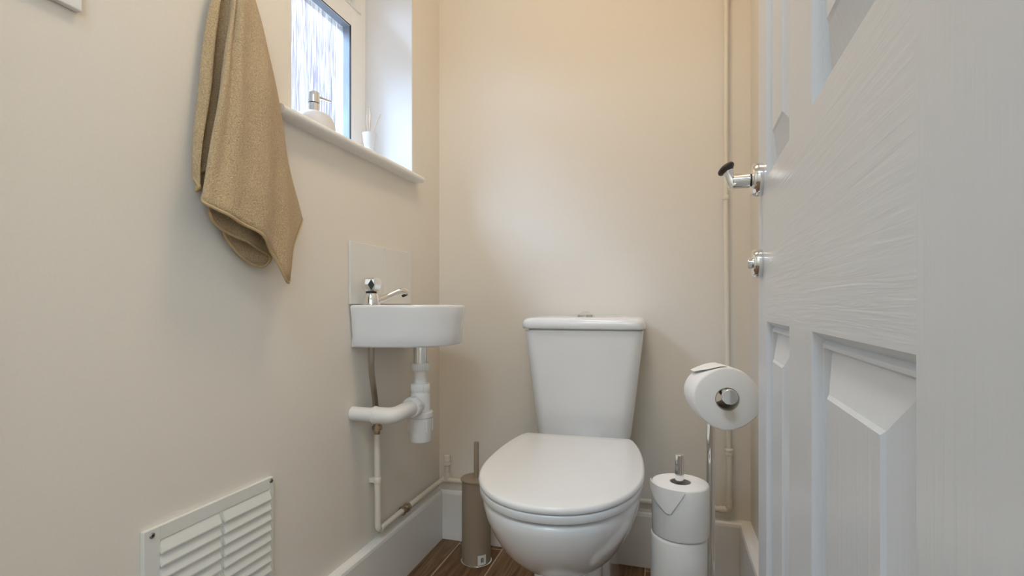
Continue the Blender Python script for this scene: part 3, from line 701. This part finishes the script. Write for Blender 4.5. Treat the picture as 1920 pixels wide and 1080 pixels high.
# ------------------------------------------------------------------ toilet brush
tb_ = root('toilet_brush', 'tall taupe cylindrical toilet brush holder left of the toilet', 'toilet brush', (-.536, 1.412, 0))
O = (-.536, 1.412, 0)
b = B(); lathe(b, [(.0425, .004), (.0425, .2385), (.040, .2385)], O, (0, 0, 1), 56); obj('holder', b, M['taupe'], tb_)
b = B(); lathe(b, [(.0445, 0), (.0455, .001), (.0455, .003), (.0430, .0045)], O, (0, 0, 1), 56); obj('base_ring', b, M['chrome'], tb_)
b = B(); lathe(b, [(.0440, .2390), (.0460, .2400), (.0460, .2435), (.0445, .2445), (.010, .2450)], O, (0, 0, 1), 56); obj('brush_lid', b, M['taupe'], tb_)
b = B(); lathe(b, [(.0075, .2450), (.0075, .3480), (.0068, .3490)], O, (0, 0, 1), 24); obj('handle', b, M['taupe'], tb_)
ang0 = math.atan2(-1.412, .536) + 0.14
def onb(a, z, r=.0429): return Vector((O[0]+r*math.cos(a), O[1]+r*math.sin(a), z))
def patch(a0, a1, z0, z1, r, th=.0003):
    b = B(); k = 8; i_ = []; o_ = []
    rings = []
    for j in range(k+1):
        a = a0+(a1-a0)*j/k
        rings.append([onb(a, z0, r), onb(a, z1, r), onb(a, z1, r+th), onb(a, z0, r+th)])
    loft(b, rings); return b
stk = obj('sticker', patch(ang0-.05, ang0+.55, .006, .034, .0426), M['sticker'], tb_, smooth=False, label='small white barcode sticker')
b = B()
for j, (o0, wd) in enumerate(((.16, .035), (.205, .018), (.235, .018), (.27, .03), (.315, .014), (.34, .02))):
    rr = []
    for a in (ang0+o0, ang0+o0+wd): rr.append([onb(a, .0135, .0429), onb(a, .0265, .0429), onb(a, .0265, .0431), onb(a, .0135, .0431)])
    loft(b, rr)
obj('barcode', b, M['ink'], stk, smooth=False)

# ------------------------------------------------------------------ toilet roll stand
st = root('toilet_roll_stand', 'chrome floor stand with a tall pole and arm right of the toilet', 'toilet roll holder', (.06, 1.09, 0))
PX, PY = .088, 1.140
b = B(); lathe(b, [(.095, 0), (.096, .002), (.096, .007), (.092, .010), (.02, .011)], (.055, 1.09, 0), (0, 0, 1), 56); obj('base', b, M['chrome'], st)
b = B(); tube(b, fillet([(PX, PY, .010), (PX, PY, .5930), (.1045, .962, .5935)], .018), .0083, 28); obj('pole', b, M['chrome'], st)
b = B(); lathe(b, [(.0120, 0), (.0133, .001), (.0133, .007), (.0125, .0080)], (.1045, .965, .5935), (.09, -.99, .0), 36); obj('end_cap', b, M['chrome'], st)
SX, SY = .024, 1.050
b = B(); cyl(b, (SX, SY, .010), (SX, SY, .4615), .0083, 28, .001); obj('spindle', b, M['chrome'], st)
# rolls
def roll_mesh(R, ri, L, deform, o, d, seed, up=None):
    d = Vector(d).normalized()
    if abs(d.z) > .9: _, u, v = frame(d)
    else: v = Vector((0, 0, 1)); u = d.cross(v).normalized(); v = u.cross(d).normalized()
    o = Vector(o); N = 72; b = B(); rings = []
    def ring(r, h, k):
        out = []
        for i in range(N):
            a = 2*PI*i/N; q = r*(1+k*deform(a)); out.append(o+d*h+u*q*math.cos(a)+v*q*math.sin(a))
        return out
    prof = [(ri, 0), (R*.5, -.0004), (R-.004, 0), (R-.001, .0012), (R, .004), (R, L-.004), (R-.001, L-.0012), (R-.004, L), (R*.5, L+.0004), (ri, L)]
    for r, h in prof: rings.append(ring(r, h, 0 if r == ri else 1))
    vs = loft(b, rings, False, False)
    a0, b0 = vs[0], vs[-1]
    for i in range(N): b.faces.new((a0[i], b0[i], b0[(i+1) % N], a0[(i+1) % N]))
    return b
def make_roll(label, o, d, L=.0985, R=.0535, ri=.0200, deform=lambda a: 0, group=None):
    t = root('toilet_roll', label, 'toilet roll', o, 0, group)
    obj('paper', roll_mesh(R, ri, L, deform, o, d, 1), M['paper'], t, angle=50)
    b = B(); dv = Vector(d).normalized(); o_ = Vector(o); _, u, v = frame(dv); rr = []
    for r, h in ((ri-.0003, .0004), (ri-.0003, L-.0004), (ri-.0016, L-.0004), (ri-.0016, .0004), (ri-.0003, .0004)):
        rr.append([o_+dv*h+u*r*math.cos(2*PI*k/40)+v*r*math.sin(2*PI*k/40) for k in range(40)])
    loft(b, rr, False, False); obj('cardboard_core', b, M['card'], t)
    return t
zs = [.0120, .1115, .2110, .3105]
labs = ['bottom spare toilet roll, just above the stand base', 'second spare toilet roll from the bottom of the stack', 'spare toilet roll under the top one of the low stack', 'topmost spare toilet roll of the low stack, around the short spindle']
for z, lb, k in zip(zs, labs, range(4)):
    ox, oy = ((0, 0), (.001, .001), (-.002, .001), (.0015, 0))[k]
    r_ = make_roll(lb, (SX+ox, SY+oy, z), (0, 0, 1), deform=lambda a, k=k: .012*math.sin(2*a+k)+.006*math.sin(3*a+2*k), group='spare toilet rolls on the stand')
    if k == 3:   # loose outer sheet corner folded into a triangle
        b = B(); cen = Vector((SX+ox, SY+oy, 0)); rings = []
        for j in range(13):
            a = math.radians(175 + j*8.5); f = j/12
            zb = z+.0975 - f*.066 if True else z
            zt = z+.0985
            R_ = .0544
            zb = z+.0985-.068*(f if f < .72 else .72-(f-.72)*2.4); zb = min(zb, zt-.001)
            rings.append([cen+Vector((R_*math.cos(a), R_*math.sin(a), zb)), cen+Vector((R_*math.cos(a), R_*math.sin(a), zt)), cen+Vector(((R_+.0016)*math.cos(a), (R_+.0016)*math.sin(a), zt)), cen+Vector(((R_+.0034)*math.cos(a), (R_+.0034)*math.sin(a), zb))])
        loft(b, rings); obj('loose_sheet', b, M['paper'], r_, angle=50)
rd_dir = Vector((-.014, .105, -.004)).normalized()
rc = Vector((.1050, .998, .5830))
top = make_roll('toilet roll in use on the raised chrome arm', tuple(rc), rd_dir, L=.100, R=.0575, ri=.0210, deform=lambda a: .022*math.cos(4*a+.9)+.02*math.cos(2*a+.6))
# torn end of the paper curling up at the top left of the roll
b = B(); _v = Vector((0, 0, 1)); _l = _v.cross(rd_dir).normalized()
if _l.x > 0: _l = -_l
rings = []
for j in range(15):
    f = j/14; a = math.radians(80-f*62)      # from the top of the roll towards its left
    R_ = .0588
    p_ = _v*(R_*math.sin(math.radians(90-f*50))) + _l*(R_*math.cos(math.radians(90-f*50)))
    if f > .5: p_ = p_ + _v*((f-.5)**1.5*.016) + _l*((f-.5)**1.4*.006)
    wob = .002*math.sin(f*9)
    q = rc + p_
    rings.append([q+rd_dir*(.003+wob+f*f*.055), q+rd_dir*(.097-wob), q+rd_dir*(.097-wob)+_v*.0006, q+rd_dir*(.003+wob+f*f*.055)+_v*.0006])
loft(b, rings)
obj('loose_end', b, M['paper'], top, angle=60)
